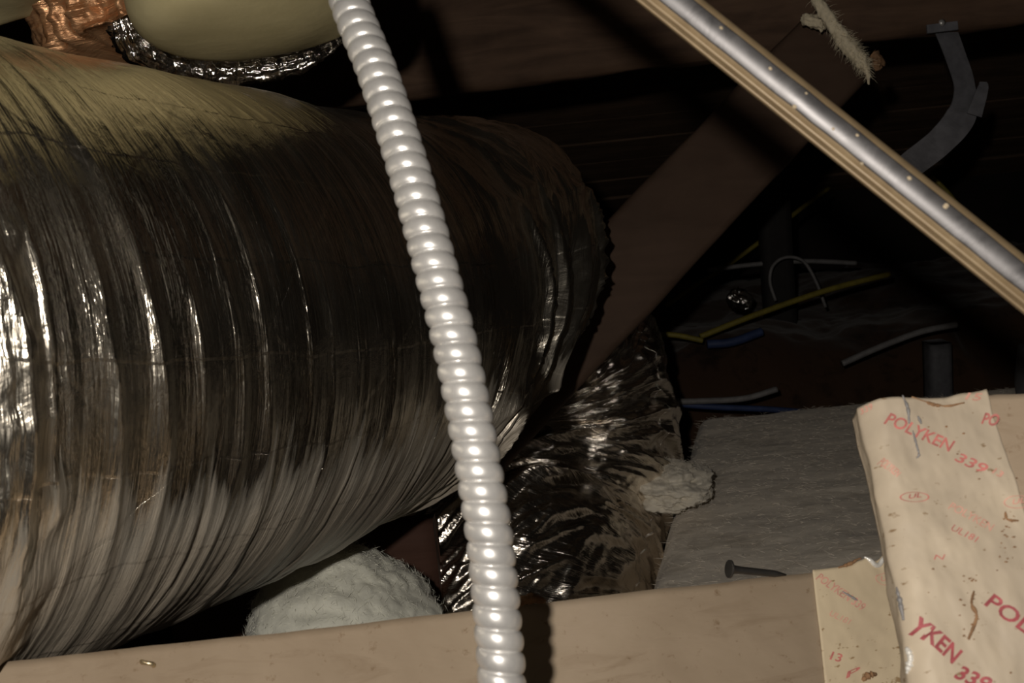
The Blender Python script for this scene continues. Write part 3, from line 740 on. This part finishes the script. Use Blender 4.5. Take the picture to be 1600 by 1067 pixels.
for k in range(700):
    i = int(random.triangular(5, 112, 70)); a = random.uniform(0, 2 * PI); o_ = math.cos(a) * Nn_[i] + math.sin(a) * B_[i]
    hair(tpth[i] + o_ * tr[i] * .7, unit(o_ + T_[i] * random.uniform(-.6, .9)), random.uniform(.003, .011), .0003, (T_[i] + rng.normal(size=3) * .6) * .4)
o = child('fibres', np.vstack(FV), FF, M['twine'], twine); o['kind'] = 'stuff'
tf = P(1270, 33, 1.34); Vb = []
th_ = np.linspace(0, 2 * PI, 24, endpoint=False)
V, Fc, uv = tube(catmull([P(1254, 26, 1.33), P(1266, 32, 1.325), P(1278, 36, 1.325), P(1288, 44, 1.33)], 30), .0075 * np.sin(np.linspace(.35, PI - .3, 30)) ** .6, 20, ref=up, disp=lambda s, h: .003 * fbm(s * 150, np.sin(h) * 2, np.cos(h) * 2, seed=46, octv=3))
top('fibre_tuft', V, Fc, M['twine'], 'small cream fluff tuft stuck beside the frayed strand', 'fibre', True, uv)
V, Fc, uv = tube(catmull([P(1362, 84, 1.33), P(1372, 92, 1.33), P(1370, 102, 1.33), P(1376, 108, 1.33)], 30), np.interp(np.linspace(0, 1, 30), [0, .5, 1], [.004, .008, .002]), 14, ref=up, disp=lambda s, h: .0035 * fbm(s * 200, np.sin(h) * 2, np.cos(h) * 2, seed=47, octv=3))
top('debris_crumb', V, Fc, M['debris'], 'brown crumb clinging to the strut at the strand tip', 'debris', True, uv)

# ================================================================== NAIL, STAPLE, SPLINTER ON THE BOARD
s_, q_ = px2board(1228, 899); tip = board_pt(np.array([s_]), np.array([q_]), np.array([.0]))[0]
s_, q_ = px2board(1134, 895); hd = board_pt(np.array([s_]), np.array([q_]), np.array([.006]))[0]
nail = empty('roofing_nail', hd, 'dark flat headed nail lying on the edge of the tan board', 'nail')
d_ = unit(tip - hd); ln = np.linalg.norm(tip - hd)
V, Fc, uv = tube(np.array([hd + d_ * x for x in (0, .0012, .003, .006, ln * .8, ln)]), np.array([.0040, .0032, .0024, .0021, .0019, .0005]), 16, ref=up); child('shank', V, Fc, M['nail'], nail, True, uv)
V, Fc, uv = tube(np.array([hd - d_ * .0006, hd - d_ * .0004, hd + d_ * .0005, hd + d_ * .0007]), np.array([.0046, .0050, .0050, .0046]), 20, ref=up); child('head', V, Fc, M['nail'], nail, False, uv)
q0 = np.array(px2board(226, 1036)); 
def bp(px, py, off): s, q = px2board(px, py); return board_pt(np.array([s]), np.array([q]), np.array([off]))[0]
V, Fc, uv = tube(np.array([bp(222, 1036, -.002), bp(222, 1036, .0018), bp(224, 1038, .0026), bp(238, 1040, .0026), bp(240, 1041, .0018), bp(240, 1041, -.002)]), .0011, 10, ref=up)
top('staple', V, Fc, M['staple'], 'brass coloured staple in the left of the tan board', 'staple', True, uv)
V, Fc, uv = tube(catmull([bp(802, 944, .002), bp(818, 940, .004), bp(836, 938, .004), bp(850, 941, .002)], 24), .0024 * np.sin(np.linspace(.3, PI - .3, 24)) ** .5, 10, ref=up, disp=lambda s, h: .0008 * fbm(s * 300, np.sin(h) * 2, np.cos(h) * 2, seed=48, octv=2))
top('wood_splinter', V, Fc, M['debris'], 'rusty brown splinter on the board edge beside the conduit', 'debris', True, uv)

# ================================================================== FAR CABLES AND POSTS
def cable(name, pts, r, m, label):
    V, Fc, uv = tube(catmull(pts, 50), r, 10, ref=up); return top(name, V, Fc, m, label, 'cable', True, uv)
cable('yellow_cable', [P(1000, 524, 2.0), P(1050, 523, 2.0), P(1098, 532, 2.0)], .0055, M['yellow'], 'short yellow cable just right of the crumpled foil')
cable('yellow_cable', [P(1094, 526, 2.02), P(1180, 492, 2.03), P(1290, 454, 2.05), P(1390, 428, 2.08)], .006, M['yellow'], 'long yellow cable rising across the dark attic')
cable('yellow_cable', [P(1040, 478, 2.3), P(1085, 448, 2.33), P(1140, 412, 2.35), P(1200, 368, 2.37), P(1245, 331, 2.4), P(1295, 294, 2.42)], .0055, M['yellow'], 'yellow cable slanting up behind the black post')
cable('yellow_cable', [P(1455, 275, 2.2), P(1480, 300, 2.2), P(1500, 325, 2.2)], .005, M['yellow'], 'short yellow cable just above the metal tube')
cable('white_cable', [P(1105, 422, 2.3), P(1180, 413, 2.3), P(1260, 408, 2.3), P(1338, 411, 2.3)], .0055, M['white'], 'level white cable above the long yellow cable')
cable('white_cable', [P(1212, 470, 2.2), P(1203, 440, 2.2), P(1208, 415, 2.2), P(1228, 402, 2.2), P(1255, 408, 2.2), P(1275, 440, 2.2), P(1290, 480, 2.2)], .0035, M['white'], 'thin grey looped cable crossing behind the yellow cable')
cable('white_cable', [P(1316, 568, 1.9), P(1380, 540, 1.9), P(1440, 518, 1.9), P(1495, 507, 1.9)], .006, M['white'], 'white cable rising above the taped panel')
cable('white_cable', [P(1040, 628, 1.8), P(1110, 626, 1.8), P(1165, 622, 1.8), P(1214, 608, 1.8)], .0055, M['white'], 'white cable end lying behind the batt')
cable('blue_cable', [P(1040, 630, 1.82), P(1120, 636, 1.82), P(1210, 640, 1.83), P(1300, 648, 1.85)], .0055, M['blue'], 'blue cable lying along the back of the batt')
cable('blue_cable', [P(1105, 538, 2.05), P(1145, 534, 2.05), P(1190, 518, 2.06)], .009, M['blue'], 'blue cable piece under the long yellow cable')
def post(name, px0, px1, pyt, pyb, d, m, label):
    a = P((px0 + px1) / 2, pyb, d); hgt = P(px0, pyt, d)[2]; wd = (px1 - px0) / F * d
    V, Fc = slabbed(np.array([a[0] - wd / 2, a[1], FLOORZ]), (0, 0, hgt), (wd, 0, 0), (0, .05, 0), 20, 4, 3, .001, 9, 9, .003)
    top(name, V, Fc, m, label, 'post')
post('wooden_post', 1198, 1246, 150, 480, 2.3, M['darkpost'], 'black upright post among the far cables')
post('wooden_post', 1458, 1492, 535, 640, 1.95, M['greypost'], 'short grey post behind the taped panel')
V, Fc, uv = tube(catmull([P(1140, 460, 2.25), P(1155, 468, 2.24), P(1172, 478, 2.24)], 60), .022 * np.sin(np.linspace(.3, PI - .3, 60)) ** .6, 40, ref=up, disp=crumple(.004, 60, 120))
top('foil_scrap', V, Fc, M['rimfoil'], 'bright crumpled foil scrap among the far cables', 'foil', True, uv)
V, Fc, uv = tube(catmull([P(1612, 540, 1.7), P(1606, 590, 1.7), P(1608, 620, 1.7), P(1608, 652, 1.7)], 20), .02, 16, ref=fwd)
top('vent_pipe', V, Fc, M['greypost'], 'pale grey pipe just entering at the right edge above the box', 'pipe', True, uv)
